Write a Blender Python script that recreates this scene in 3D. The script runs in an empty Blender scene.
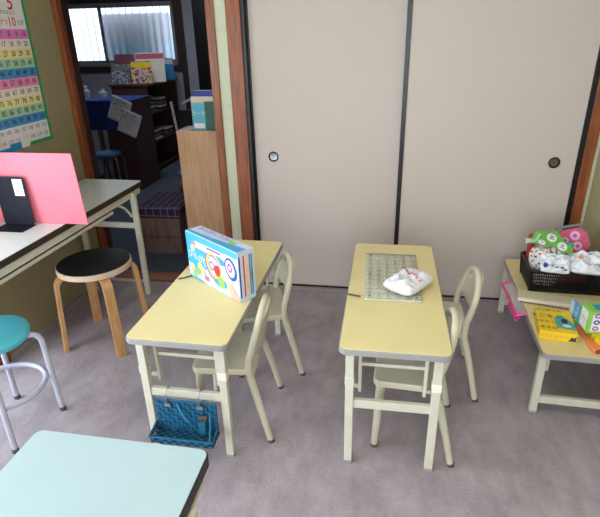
import bpy, bmesh, math, random
from mathutils import Matrix, Vector
random.seed(7)
C = bpy.context.scene.collection
PI = math.pi
sc = bpy.context.scene

# ------------------------------------------------------------------ materials
def srgb(r, g, b):
    def f(c):
        c /= 255.0
        return c / 12.92 if c <= 0.04045 else ((c + 0.055) / 1.055) ** 2.4
    return (f(r), f(g), f(b), 1.0)

def mat(name, col, rough=0.5, var=0.06, scale=12, bump=0.0, bscale=60, metal=0.0, stretch=None, spec=0.5, col2=None, detail=3, alpha=None, nrough=.5):
    m = bpy.data.materials.new(name); m.use_nodes = True
    nt = m.node_tree; N = nt.nodes; L = nt.links
    b = N['Principled BSDF']
    c = srgb(*col)
    tc = N.new('ShaderNodeTexCoord'); mp = N.new('ShaderNodeMapping')
    L.new(tc.outputs['Object'], mp.inputs[0])
    if stretch: mp.inputs['Scale'].default_value = stretch
    no = N.new('ShaderNodeTexNoise'); no.inputs['Scale'].default_value = scale; no.inputs['Detail'].default_value = detail; no.inputs['Roughness'].default_value = nrough
    L.new(mp.outputs[0], no.inputs['Vector'])
    cr = N.new('ShaderNodeValToRGB')
    cr.color_ramp.elements[0].position = 0.3; cr.color_ramp.elements[1].position = 0.7
    if col2: d = srgb(*col2); u = c
    else:
        d = tuple(x * (1 - var) for x in c[:3]) + (1,); u = tuple(min(1, x * (1 + var)) for x in c[:3]) + (1,)
    cr.color_ramp.elements[0].color = d; cr.color_ramp.elements[1].color = u
    L.new(no.outputs['Fac'], cr.inputs[0]); L.new(cr.outputs[0], b.inputs['Base Color'])
    b.inputs['Roughness'].default_value = rough; b.inputs['Metallic'].default_value = metal
    b.inputs['Specular IOR Level'].default_value = spec
    if alpha is not None: b.inputs['Alpha'].default_value = alpha
    if bump:
        n2 = N.new('ShaderNodeTexNoise'); n2.inputs['Scale'].default_value = bscale; n2.inputs['Detail'].default_value = 4
        L.new(mp.outputs[0], n2.inputs['Vector'])
        bp = N.new('ShaderNodeBump'); bp.inputs['Strength'].default_value = bump; bp.inputs['Distance'].default_value = 0.01
        L.new(n2.outputs['Fac'], bp.inputs['Height']); L.new(bp.outputs[0], b.inputs['Normal'])
    return m

def glassy(name, col, transp=0.85, rough=0.05):
    m = bpy.data.materials.new(name); m.use_nodes = True
    nt = m.node_tree; N = nt.nodes; L = nt.links; N.clear()
    o = N.new('ShaderNodeOutputMaterial'); mx = N.new('ShaderNodeMixShader')
    t = N.new('ShaderNodeBsdfTransparent'); g = N.new('ShaderNodeBsdfPrincipled')
    t.inputs[0].default_value = (0.96, 0.98, 1, 1)
    g.inputs['Base Color'].default_value = srgb(*col); g.inputs['Roughness'].default_value = rough
    no = N.new('ShaderNodeTexNoise'); no.inputs['Scale'].default_value = 9
    ma = N.new('ShaderNodeMapRange'); ma.inputs[3].default_value = max(0, 1 - transp - .03); ma.inputs[4].default_value = min(1, 1 - transp + .03)
    L.new(no.outputs['Fac'], ma.inputs[0]); L.new(ma.outputs[0], mx.inputs[0])
    L.new(t.outputs[0], mx.inputs[1]); L.new(g.outputs[0], mx.inputs[2]); L.new(mx.outputs[0], o.inputs[0])
    return m

def translucent(name, col, tl=0.7, tp=0.2):
    m = bpy.data.materials.new(name); m.use_nodes = True
    nt = m.node_tree; N = nt.nodes; L = nt.links; N.clear()
    o = N.new('ShaderNodeOutputMaterial'); mx = N.new('ShaderNodeMixShader'); mx2 = N.new('ShaderNodeMixShader')
    d = N.new('ShaderNodeBsdfDiffuse'); t = N.new('ShaderNodeBsdfTranslucent'); p = N.new('ShaderNodeBsdfTransparent')
    no = N.new('ShaderNodeTexNoise'); no.inputs['Scale'].default_value = 4
    cr = N.new('ShaderNodeValToRGB'); c = srgb(*col)
    cr.color_ramp.elements[0].color = tuple(x * .94 for x in c[:3]) + (1,); cr.color_ramp.elements[1].color = c
    L.new(no.outputs['Fac'], cr.inputs[0]); L.new(cr.outputs[0], d.inputs[0]); L.new(cr.outputs[0], t.inputs[0])
    mx.inputs[0].default_value = tl; mx2.inputs[0].default_value = tp
    L.new(d.outputs[0], mx.inputs[1]); L.new(t.outputs[0], mx.inputs[2])
    L.new(mx.outputs[0], mx2.inputs[1]); L.new(p.outputs[0], mx2.inputs[2]); L.new(mx2.outputs[0], o.inputs[0])
    return m

def plaid(name, base, line, per=0.05, w=0.1):
    m = mat(name, base, 0.9, 0.1, 60)
    nt = m.node_tree; N = nt.nodes; L = nt.links; b = N['Principled BSDF']
    src = b.inputs['Base Color'].links[0].from_socket
    tc = N.new('ShaderNodeTexCoord'); sp = N.new('ShaderNodeSeparateXYZ'); L.new(tc.outputs['Object'], sp.inputs[0])
    prev = None
    for ax in range(3):
        d = N.new('ShaderNodeMath'); d.operation = 'DIVIDE'; d.inputs[1].default_value = per; L.new(sp.outputs[ax], d.inputs[0])
        a = N.new('ShaderNodeMath'); a.operation = 'ADD'; a.inputs[1].default_value = 0.6 ; L.new(d.outputs[0], a.inputs[0])
        f = N.new('ShaderNodeMath'); f.operation = 'FRACT'; L.new(a.outputs[0], f.inputs[0])
        g = N.new('ShaderNodeMath'); g.operation = 'LESS_THAN'; g.inputs[1].default_value = w; L.new(f.outputs[0], g.inputs[0])
        if prev is None: prev = g.outputs[0]
        else:
            q = N.new('ShaderNodeMath'); q.operation = 'MAXIMUM'; L.new(prev, q.inputs[0]); L.new(g.outputs[0], q.inputs[1]); prev = q.outputs[0]
    mx = N.new('ShaderNodeMix'); mx.data_type = 'RGBA'; L.new(prev, mx.inputs[0]); L.new(src, mx.inputs[6]); mx.inputs[7].default_value = srgb(*line)
    L.new(mx.outputs[2], b.inputs['Base Color'])
    return m

def speckle(name, base, cols, scale=60, thr=0.45):
    m = bpy.data.materials.new(name); m.use_nodes = True
    nt = m.node_tree; N = nt.nodes; L = nt.links; b = N['Principled BSDF']; b.inputs['Roughness'].default_value = 0.8
    tc = N.new('ShaderNodeTexCoord'); v = N.new('ShaderNodeTexVoronoi'); v.inputs['Scale'].default_value = scale
    L.new(tc.outputs['Object'], v.inputs['Vector'])
    sp = N.new('ShaderNodeSeparateColor'); L.new(v.outputs['Color'], sp.inputs[0])
    cr = N.new('ShaderNodeValToRGB'); cr.color_ramp.interpolation = 'CONSTANT'
    els = cr.color_ramp.elements; els[0].position = 0; els[0].color = srgb(*cols[0]); els[1].position = 1 / len(cols); els[1].color = srgb(*cols[1 % len(cols)])
    for i, c in enumerate(cols[2:]): e = els.new((i + 2) / len(cols)); e.color = srgb(*c)
    L.new(sp.outputs[0], cr.inputs[0])
    lt = N.new('ShaderNodeMath'); lt.operation = 'LESS_THAN'; lt.inputs[1].default_value = thr; L.new(v.outputs['Distance'], lt.inputs[0])
    mx = N.new('ShaderNodeMix'); mx.data_type = 'RGBA'; L.new(lt.outputs[0], mx.inputs[0]); mx.inputs[6].default_value = srgb(*base); L.new(cr.outputs[0], mx.inputs[7])
    L.new(mx.outputs[2], b.inputs['Base Color'])
    return m

M = {}
M['carpet'] = mat('carpet', (182, 170, 174), 0.95, scale=7, col2=(142, 131, 136), bump=0.3, bscale=180, detail=15, stretch=(1, .6, 1), nrough=.72, spec=0.1)
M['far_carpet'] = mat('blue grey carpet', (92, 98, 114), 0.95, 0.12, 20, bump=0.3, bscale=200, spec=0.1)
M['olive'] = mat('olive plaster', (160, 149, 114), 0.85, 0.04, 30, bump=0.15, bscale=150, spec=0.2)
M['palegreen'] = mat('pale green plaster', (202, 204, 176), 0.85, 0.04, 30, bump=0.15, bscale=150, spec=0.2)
M['far_wall'] = mat('grey wall', (176, 174, 184), 0.85, 0.04, 10, spec=0.2)
M['white_ceiling'] = mat('white ceiling', (225, 222, 214), 0.9, 0.03, 10)
M['post'] = mat('brown post wood', (166, 92, 44), 0.4, 0.3, 5, stretch=(22, 22, 1.2), col2=(104, 54, 30), detail=6)
M['darkpost'] = mat('dark brown wood', (62, 38, 34), 0.5, 0.2, 6, stretch=(14, 14, 1))
M['black_lacquer'] = mat('black lacquer', (22, 20, 24), 0.35, 0.1, 10)
M['fusuma'] = mat('beige woven paper', (200, 187, 177), 0.85, 0.025, 40, stretch=(2, 1, 5), bump=0.12, bscale=90, spec=0.25)
M['yellow'] = mat('pale yellow laminate', (228, 212, 152), 0.42, 0.02, 8)
M['edge'] = mat('grey edge band', (154, 152, 148), 0.5, 0.05, 30)
M['cream'] = mat('cream painted steel', (208, 204, 184), 0.42, 0.05, 25)
M['chair'] = mat('cream painted plywood', (206, 200, 176), 0.42, 0.05, 9)
M['mint'] = mat('pale mint laminate', (172, 194, 196), 0.4, 0.015, 6)
M['whitegreen'] = mat('pale grey green laminate', (206, 212, 204), 0.3, 0.015, 6)
M['blackedge'] = mat('dark brown edge', (44, 36, 32), 0.5, 0.1, 30)
M['birch'] = mat('birch wood', (206, 158, 106), 0.4, 0.1, 5, stretch=(12, 12, 1.5), col2=(184, 134, 84))
M['birch_edge'] = mat('pale birch edge', (212, 188, 160), 0.5, 0.06, 30)
M['lino'] = mat('black linoleum', (22, 22, 26), 0.5, 0.3, 5, bump=0.05, bscale=20)
M['turq'] = mat('turquoise vinyl', (84, 190, 206), 0.38, 0.04, 6, bump=0.08, bscale=30)
M['lav'] = mat('pale lavender grey steel', (188, 188, 202), 0.35, 0.04, 20)
M['rubber'] = mat('dark rubber', (84, 80, 82), 0.7)
M['pink'] = mat('salmon pink board', (234, 122, 138), 0.6, 0.03, 5)
M['navyblack'] = mat('blue black painted steel', (16, 20, 32), 0.6, 0.1, 8, spec=0.25)
M['white'] = mat('white paper', (232, 232, 232), 0.7, 0.03, 20)
M['grey_ink'] = mat('grey ink', (120, 124, 122), 0.8)
M['ink'] = mat('dark ink', (58, 54, 62), 0.8)
M['black'] = mat('black plastic', (20, 20, 22), 0.45, 0.15, 20)
M['red'] = mat('red ink', (206, 44, 52), 0.7)
M['green_border'] = mat('green poster border', (50, 160, 92), 0.55)
for n, c in dict(p_mag=(232, 128, 200), p_cream=(240, 228, 214), p_yel=(240, 226, 160), p_grn=(172, 210, 176), p_blue=(70, 150, 204), p_pink=(242, 146, 190), p_white=(236, 232, 232), p_sky=(40, 140, 200)).items():
    M[n] = mat('poster ' + n[2:] + ' paper', c, 0.6, 0.03, 15)
M['boxblue'] = mat('bright blue print', (66, 166, 216), 0.3, 0.06, 12)
M['boxwhite'] = mat('pale print', (202, 214, 232), 0.3, 0.05, 14)
M['skin'] = mat('pale skin print', (238, 184, 164), 0.35)
M['purple'] = mat('purple print', (160, 90, 190), 0.4)
M['lime'] = mat('lime green print', (140, 204, 82), 0.5, 0.06)
M['magenta'] = mat('magenta plastic', (232, 70, 150), 0.35)
M['navy'] = mat('navy print', (44, 74, 150), 0.4)
M['orange'] = mat('orange card', (236, 142, 84), 0.5, 0.08, 30)
M['bright_yellow'] = mat('bright yellow card', (246, 210, 40), 0.4, 0.04)
M['teal'] = mat('teal print', (70, 170, 160), 0.5)
M['paleyellow'] = mat('pale yellow print', (238, 226, 130), 0.5)
M['newsprint'] = mat('grey green printed paper', (206, 206, 182), 0.75, 0.05, 40)
M['plastic_white'] = mat('white plastic film', (232, 234, 238), 0.35, 0.03, 20, bump=0.35, bscale=28)
M['basket_blue'] = mat('teal blue woven tape', (24, 96, 128), 0.5, 0.25, 40)
M['basket_dark'] = mat('dark teal tape', (14, 50, 70), 0.55, 0.2, 40)
M['chrome'] = mat('grey metal', (170, 170, 176), 0.3, 0.05, 20, metal=0.8)
M['leather'] = mat('brown leather tab', (96, 72, 56), 0.6)
M['flowers'] = speckle('small flower print cloth', (226, 222, 216), [(206, 70, 80), (90, 70, 80), (220, 190, 110), (110, 150, 110), (150, 110, 100)], 70, 0.40)
M['marks'] = speckle('white print with coloured marks', (224, 222, 226), [(90, 140, 200), (60, 70, 90), (230, 180, 90), (190, 190, 200)], 34, 0.28)
M['mags_a'] = speckle('grey collage cover', (176, 178, 184), [(90, 92, 104), (70, 110, 160), (150, 120, 120), (190, 190, 200)], 40, 0.6)
M['mags_b'] = speckle('bright collage cover', (210, 198, 190), [(230, 196, 70), (200, 60, 100), (150, 120, 190), (60, 70, 90), (240, 210, 90)], 36, 0.6)
M['cards'] = speckle('playing pieces print', (214, 210, 196), [(230, 120, 70), (120, 120, 110), (240, 220, 120), (180, 90, 60)], 60, 0.5)
M['creamcase'] = mat('cream plastic case', (214, 204, 168), 0.4, 0.04, 20)
M['zig'] = mat('deep red card', (186, 40, 44), 0.5)
M['pinkbag'] = mat('dusty pink felt', (204, 96, 128), 0.8, 0.12, 40)
M['applegreen'] = mat('apple green felt', (104, 176, 72), 0.75, 0.12, 30)
M['oak'] = mat('light oak veneer', (214, 172, 132), 0.4, 0.1, 4, stretch=(10, 10, 0.9), col2=(190, 146, 106), detail=6)
M['crate'] = mat('worn brown wood', (128, 104, 92), 0.6, 0.2, 5, stretch=(10, 10, 1), col2=(96, 74, 66))
M['tartan'] = plaid('purple tartan cloth', (50, 36, 60), (128, 110, 134), 0.058, 0.1)
M['unit'] = mat('dark walnut', (84, 54, 46), 0.45, 0.2, 5, stretch=(10, 10, 1))
M['inside'] = mat('near black interior', (26, 22, 26), 0.7)
M['bluecloth'] = mat('dark blue cloth', (28, 58, 130), 0.8, 0.15, 9, bump=0.4, bscale=14)
M['alu'] = mat('grey aluminium', (150, 152, 158), 0.4, 0.05, 20, metal=0.3)
M['stoolblue'] = mat('faded blue vinyl', (60, 112, 156), 0.4)
M['bronze'] = mat('bronze tube', (150, 124, 110), 0.35, metal=0.4)
M['bk_blue'] = mat('royal blue cover', (44, 62, 150), 0.5)
M['bk_cream'] = mat('cream cover', (220, 208, 180), 0.6)
M['bk_teal'] = mat('light teal cover', (96, 180, 196), 0.4)
M['bk_green'] = mat('dark green cover', (54, 100, 82), 0.6)
M['glass'] = glassy('window glass', (200, 210, 215), 0.93)
M['clear'] = glassy('clear plastic', (200, 215, 225), 0.55, 0.12)
M['film'] = glassy('cloudy clear vinyl', (222, 214, 210), 0.6, 0.3)
M['fence'] = translucent('frosted corrugated sheet', (240, 244, 248), 0.9, 0.72)
M['sign_teal'] = mat('faded teal paint', (20, 112, 140), 0.6)
M['sign_grey'] = mat('faded grey paint', (112, 108, 122), 0.6, 0.1, 4)
M['sign_red'] = mat('faded red paint', (128, 74, 84), 0.6)
M['ground'] = mat('pale concrete', (190, 190, 186), 0.9)
M['lamp'] = bpy.data.materials.new('lamp diffuser'); M['lamp'].use_nodes = True
_b = M['lamp'].node_tree.nodes['Principled BSDF']; _b.inputs['Emission Color'].default_value = (1, .98, .95, 1); _b.inputs['Emission Strength'].default_value = 1.2

# ------------------------------------------------------------------ mesh builder
_tc = {}
def text_geo(s, off=.006):
    s0, s = s, (s, off)
    if s not in _tc:
        cu = bpy.data.curves.new('t', 'FONT'); cu.body = s0; cu.offset = off; cu.size = 1; cu.align_x = 'CENTER'; cu.align_y = 'CENTER'; cu.resolution_u = 2
        o = bpy.data.objects.new('t', cu); C.objects.link(o)
        dg = bpy.context.evaluated_depsgraph_get(); dg.update()
        me = bpy.data.meshes.new_from_object(o.evaluated_get(dg))
        _tc[s] = ([v.co.copy() for v in me.vertices], [tuple(p.vertices) for p in me.polygons])
        bpy.data.objects.remove(o); bpy.data.curves.remove(cu); bpy.data.meshes.remove(me)
    return _tc[s]

class MB:
    def __init__(s): s.v = []; s.f = []; s.m = []; s.mats = []
    def mi(s, m):
        m = M[m] if isinstance(m, str) else m
        if m not in s.mats: s.mats.append(m)
        return s.mats.index(m)
    def add(s, vs, fs, m, X=None):
        n = len(s.v); i = s.mi(m)
        s.v += [tuple(X @ Vector(v)) if X else tuple(v) for v in vs]
        s.f += [tuple(a + n for a in f) for f in fs]; s.m += [i] * len(fs); return s
    def box(s, x0, x1, y0, y1, z0, z1, m, X=None):
        vs = [(x, y, z) for z in (z0, z1) for y in (y0, y1) for x in (x0, x1)]
        return s.add(vs, [(0, 2, 3, 1), (4, 5, 7, 6), (0, 1, 5, 4), (2, 6, 7, 3), (0, 4, 6, 2), (1, 3, 7, 5)], m, X)
    def bar(s, p0, p1, w, h, m, up=(0, 0, 1), X=None):
        p0 = Vector(p0); p1 = Vector(p1); d = (p1 - p0).normalized(); up = Vector(up)
        a = d.cross(up); a = a.normalized() if a.length > 1e-4 else Vector((1, 0, 0)); b = a.cross(d).normalized()
        vs = [p + a * sx * w / 2 + b * sy * h / 2 for p in (p0, p1) for sy in (-1, 1) for sx in (-1, 1)]
        return s.add(vs, [(0, 2, 3, 1), (4, 5, 7, 6), (0, 1, 5, 4), (2, 6, 7, 3), (0, 4, 6, 2), (1, 3, 7, 5)], m, X)
    def prism(s, poly, z0, z1, m, X=None, m2=None):
        n = len(poly)
        vs = [(x, y, z0) for x, y in poly] + [(x, y, z1) for x, y in poly]
        s.add(vs, [tuple(range(n - 1, -1, -1))] + [(i, (i + 1) % n, n + (i + 1) % n, n + i) for i in range(n)], m, X)
        n0 = len(s.v) - 2 * n
        s.f.append(tuple(range(n0 + n, n0 + 2 * n))); s.m.append(s.mi(m2 or m)); return s
    def tube(s, pts, r, m, closed=False, seg=12, cap=True, X=None):
        pts = [Vector(p) for p in pts]; n = len(pts); rs = r if isinstance(r, (list, tuple)) else [r] * n
        vs = []; fs = []; prev = None
        for i, p in enumerate(pts):
            if closed: t = pts[(i + 1) % n] - pts[i - 1]
            else: t = pts[min(i + 1, n - 1)] - pts[max(i - 1, 0)]
            t.normalize()
            if prev is None:
                a = t.cross(Vector((0, 0, 1)));
                if a.length < 0.1: a = t.cross(Vector((1, 0, 0)))
            else: a = prev - t * prev.dot(t)
            a.normalize(); b = t.cross(a); prev = a
            vs += [p + (a * math.cos(k * 2 * PI / seg) + b * math.sin(k * 2 * PI / seg)) * rs[i] for k in range(seg)]
        for i in range(n if closed else n - 1):
            j = (i + 1) % n
            fs += [(i * seg + k, i * seg + (k + 1) % seg, j * seg + (k + 1) % seg, j * seg + k) for k in range(seg)]
        if not closed and cap:
            fs += [tuple(range(seg))[::-1], tuple((n - 1) * seg + k for k in range(seg))]
        return s.add(vs, fs, m, X)
    def lathe(s, prof, m, seg=40, X=None, c=(0, 0)):
        n = len(prof); vs = []; fs = []
        for r, z in prof: vs += [(c[0] + r * math.cos(k * 2 * PI / seg), c[1] + r * math.sin(k * 2 * PI / seg), z) for k in range(seg)]
        for i in range(n - 1): fs += [(i * seg + k, i * seg + (k + 1) % seg, (i + 1) * seg + (k + 1) % seg, (i + 1) * seg + k) for k in range(seg)]
        fs += [tuple(range(seg))[::-1], tuple((n - 1) * seg + k for k in range(seg))]
        return s.add(vs, fs, m, X)
    def sweep(s, pts, w, t, m, side, X=None):
        """flat band along pts; side = horizontal unit vector across the width"""
        pts = [Vector(p) for p in pts]; side = Vector(side); n = len(pts); vs = []; fs = []
        for i, p in enumerate(pts):
            tg = (pts[min(i + 1, n - 1)] - pts[max(i - 1, 0)]).normalized(); nn = tg.cross(side).normalized()
            ww = w[i] if isinstance(w, (list, tuple)) else w
            vs += [p + side * a * ww / 2 + nn * b * t / 2 for a, b in ((-1, -1), (1, -1), (1, 1), (-1, 1))]
        for i in range(n - 1): fs += [(i * 4 + k, i * 4 + (k + 1) % 4, i * 4 + 4 + (k + 1) % 4, i * 4 + 4 + k) for k in range(4)]
        fs += [(3, 2, 1, 0), tuple((n - 1) * 4 + k for k in range(4))]
        return s.add(vs, fs, m, X)
    def grid(s, fn, nu, nv, m, X=None, thick=0):
        vs = [fn(i / nu, j / nv) for j in range(nv + 1) for i in range(nu + 1)]
        fs = [(j * (nu + 1) + i, j * (nu + 1) + i + 1, (j + 1) * (nu + 1) + i + 1, (j + 1) * (nu + 1) + i) for j in range(nv) for i in range(nu)]
        return s.add(vs, fs, m, X)
    def text(s, st, x, y, size, m, X, rot=0, sx=1, z=0.0006):
        vs, fs = text_geo(st); c, q = math.cos(rot), math.sin(rot)
        P = []
        for v in vs:
            a, b = v.x * size * sx, v.y * size
            P.append((x + a * c - b * q, y + a * q + b * c, z))
        return s.add(P, fs, m, X)
    def disc(s, x, y, rx, ry, m, X, z=0.0005, rot=0, seg=28, ri=0.0):
        c, q = math.cos(rot), math.sin(rot)
        def P(k, f): a, b = rx * f * math.cos(k * 2 * PI / seg), ry * f * math.sin(k * 2 * PI / seg); return (x + a * c - b * q, y + a * q + b * c, z)
        if ri: return s.add([P(k, 1) for k in range(seg)] + [P(k, ri) for k in range(seg)], [(k, (k + 1) % seg, seg + (k + 1) % seg, seg + k) for k in range(seg)], m, X)
        return s.add([P(k, 1) for k in range(seg)], [tuple(range(seg))], m, X)
    def poly(s, pts, m, X, z=0.0004): return s.add([(x, y, z) for x, y in pts], [tuple(range(len(pts)))], m, X)
    def build(s, name, parent=None, bevel=0, smooth=35, solid=0, sub=0, loc=None, rotz=0):
        me = bpy.data.meshes.new(name); me.from_pydata(s.v, [], s.f)
        for m in s.mats: me.materials.append(m)
        me.polygons.foreach_set('material_index', s.m)
        me.validate(); me.update()
        if smooth:
            me.polygons.foreach_set('use_smooth', [True] * len(me.polygons)); me.set_sharp_from_angle(angle=math.radians(smooth))
        o = bpy.data.objects.new(name, me); C.objects.link(o); o.parent = parent
        if loc: o.location = loc
        if rotz: o.rotation_euler.z = rotz
        if solid: q = o.modifiers.new('s', 'SOLIDIFY'); q.thickness = solid; q.offset = 0
        if sub: q = o.modifiers.new('u', 'SUBSURF'); q.levels = sub; q.render_levels = sub
        if bevel:
            q = o.modifiers.new('b', 'BEVEL'); q.width = bevel; q.segments = 2; q.limit_method = 'ANGLE'; q.angle_limit = math.radians(50); q.harden_normals = True
        return o

def thing(name, label, cat, loc=(0, 0, 0), rz=0, group=None):
    o = bpy.data.objects.new(name, None); C.objects.link(o); o.location = loc; o.rotation_euler.z = rz; o.empty_display_size = 0.05
    return tag(o, label, cat, group)
def tag(o, label, cat, group=None):
    o['label'] = label; o['category'] = cat
    if group: o['group'] = group
    return o
def struct(o): o['kind'] = 'structure'; return o
def copy_tree(o, parent=None):
    c = o.copy(); C.objects.link(c)
    if parent: c.parent = parent
    for ch in [x for x in bpy.data.objects if x.parent == o]: copy_tree(ch, c)
    return c
def rrect(x0, x1, y0, y1, r, n=6):
    P = []
    for cx, cy, a in ((x1 - r, y0 + r, -PI / 2), (x1 - r, y1 - r, 0), (x0 + r, y1 - r, PI / 2), (x0 + r, y0 + r, PI)):
        P += [(cx + r * math.cos(a + k * PI / 2 / n), cy + r * math.sin(a + k * PI / 2 / n)) for k in range(n + 1)]
    return P
def frame_matrix(o, u, v):
    """local x along u, local y along v, local z the normal"""
    u = Vector(u).normalized(); v = Vector(v).normalized(); w = u.cross(v)
    return Matrix.Translation(Vector(o)) @ Matrix((u, v, w)).transposed().to_4x4()
def bez(p0, p1, p2, n=6):
    p0, p1, p2 = Vector(p0), Vector(p1), Vector(p2)
    return [p0 * (1 - t) ** 2 + p1 * 2 * t * (1 - t) + p2 * t * t for t in [k / n for k in range(n + 1)]]

# ------------------------------------------------------------------ the room
XL, XR, YB, YF, ZC = -1.92, 1.13, 2.927, -1.7, 2.4
struct(MB().box(XL - .1, XR + .1, YF - .1, YB, -.08, 0, 'carpet').build('floor', smooth=0))
struct(MB().box(XL - .1, XR + .1, YF - .1, YB + .12, ZC, ZC + .08, 'white_ceiling').build('ceiling', smooth=0))
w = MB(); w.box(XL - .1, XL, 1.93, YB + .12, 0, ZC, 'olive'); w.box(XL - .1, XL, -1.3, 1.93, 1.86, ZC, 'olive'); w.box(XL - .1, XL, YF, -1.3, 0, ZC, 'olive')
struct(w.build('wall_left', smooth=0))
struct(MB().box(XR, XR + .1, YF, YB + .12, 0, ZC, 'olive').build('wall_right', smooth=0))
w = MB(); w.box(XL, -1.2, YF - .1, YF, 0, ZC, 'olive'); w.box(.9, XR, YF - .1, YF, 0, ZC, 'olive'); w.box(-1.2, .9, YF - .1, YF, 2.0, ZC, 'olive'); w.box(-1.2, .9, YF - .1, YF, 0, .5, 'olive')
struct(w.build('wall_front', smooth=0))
# back wall: strip between the two openings, closet back, head of both openings
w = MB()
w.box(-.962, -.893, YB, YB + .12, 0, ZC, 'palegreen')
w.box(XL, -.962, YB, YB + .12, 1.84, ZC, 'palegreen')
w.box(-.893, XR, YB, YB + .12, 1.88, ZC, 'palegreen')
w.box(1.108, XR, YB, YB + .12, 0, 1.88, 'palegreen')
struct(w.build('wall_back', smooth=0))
struct(MB().box(-.893, XR, YB + .13, YB + .16, 0, 1.88, 'inside').build('wall_closet', smooth=0))
# wooden posts
def post(n, x0, x1, y0=YB - .012, y1=YB + .13, z1=1.84, m='post'):
    struct(MB().box(x0, x1, y0, y1, 0, z1, m).build('trim_%d' % n, bevel=.003))
post(1, -1.919, -1.884, y1=YB + .04)
struct(MB().box(-1.919, -1.900, YB + .045, YB + .13, 0, 1.80, 'darkpost').build('trim_15', bevel=.002))
post(2, -1.008, -.960)
post(3, -.895, -.812, z1=1.84)
post(4, 1.056, 1.110)
struct(MB().box(-1.92, -.96, YB - .012, YB + .13, 1.80, 1.86, 'post').build('trim_5', bevel=.003))
struct(MB().box(-.895, 1.11, YB - .012, YB + .13, 1.83, 1.90, 'post').build('trim_6', bevel=.003))
struct(MB().box(XL, XL + .012, 1.84, 1.932, 0, 1.86, 'post').build('trim_7', bevel=.003))
struct(MB().box(-1.855, -1.008, YB + .002, YB + .13, -.02, .012, 'post').build('trim_8', bevel=.002))   # door sill
struct(MB().box(-1.855, -1.62, YB - .03, YB + .002, 0, .008, 'birch_edge').build('trim_9', bevel=.001))
struct(MB().box(XL, XL + .012, 1.932, YB - .012, 0, .03, 'edge').build('baseboard_left', bevel=.002))
struct(MB().box(-.812, 1.056, YB + .0, YB + .1, -.01, .006, 'edge').build('trim_10', bevel=.001))
struct(MB().box(-.812, -.795, YB + .0, YB + .09, 0, 1.84, 'black_lacquer').build('trim_11'))
struct(MB().box(1.038, 1.056, YB + .0, YB + .09, 0, 1.84, 'black_lacquer').build('trim_12'))

def fusuma(n, x0, x1, y, stile0, stile1, px):
    d = struct(MB().box(x0 + .01, x1 - .01, y, y + .022, .012, 1.82, 'fusuma').build('door_%d' % n, smooth=0))
    f = MB()
    f.box(x0, x0 + stile0, y - .006, y + .028, .008, 1.83, 'black_lacquer'); f.box(x1 - stile1, x1, y - .006, y + .028, .008, 1.83, 'black_lacquer')
    f.box(x0, x1, y - .006, y + .028, .006, .018, 'black_lacquer'); f.box(x0, x1, y - .006, y + .028, 1.815, 1.83, 'black_lacquer')
    f.build('door_frame', d, bevel=.002)
    X = frame_matrix((px, y, .878), (1, 0, 0), (0, 0, 1))
    p = MB(); p.lathe([(.024, -.002), (.030, 0.0), (.031, .005), (.026, .007), (.023, .002), (.022, -.001)], 'black_lacquer', 36, X)
    h = p.build('door_pull', d)
    MB().lathe([(.0225, -.001), (.0222, .0015), (.02, .001)], 'chrome' if n == 1 else 'leather', 32, X).build('pull_dish', h)
fusuma(1, -.795, .13, YB + .045, .012, .02, -.673)
fusuma(2, .076, 1.04, YB + .004, .024, .012, .916)
# ceiling lamp of this room
lp = thing('ceiling_lamp', 'flat white ceiling lamp in the middle of the classroom', 'lamp', (-.2, .9, ZC))
MB().box(-.36, .36, -.36, .36, -.03, 0, 'cream').build('housing', lp, bevel=.004)
MB().box(-.33, .33, -.33, .33, -.07, -.03, M['lamp']).build('diffuser', lp, bevel=.01)
lp = thing('ceiling_lamp', 'small square ceiling lamp added unseen to light the far room', 'lamp', (-2.6, 5.2, ZC))  # lit fixture added above the view to brighten the far room
MB().box(-.3, .3, -.3, .3, -.03, 0, 'cream').build('housing', lp, bevel=.004)
MB().box(-.27, .27, -.27, .27, -.07, -.03, M['lamp']).build('diffuser', lp, bevel=.01)
# windows that light this room
def slider(n, x0, x1, z0, z1, X, m='alu'):
    f = MB(); mid = (x0 + x1) / 2
    for a, b, c, d in ((x0, x1, z0, z0 + .04), (x0, x1, z1 - .04, z1), (x0, x0 + .04, z0, z1), (x1 - .04, x1, z0, z1), (mid - .025, mid + .025, z0, z1)):
        f.box(a, b, -.03, .03, c, d, m, X)
    o = struct(f.build('window_%d' % n, bevel=.002))
    g = MB(); g.box(x0 + .04, mid, -.012, -.008, z0 + .04, z1 - .04, 'glass', X); g.box(mid, x1 - .04, .008, .012, z0 + .04, z1 - .04, 'glass', X)
    g.build('window_glass', o, smooth=0)
    return o
slider(1, -1.3, 1.84, .0, 1.86, Matrix.Translation((XL - .05, 0, 0)) @ Matrix.Rotation(PI / 2, 4, 'Z'))
slider(2, -1.2, .9, .5, 2.0, Matrix.Translation((0, YF - .05, 0)))

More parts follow.
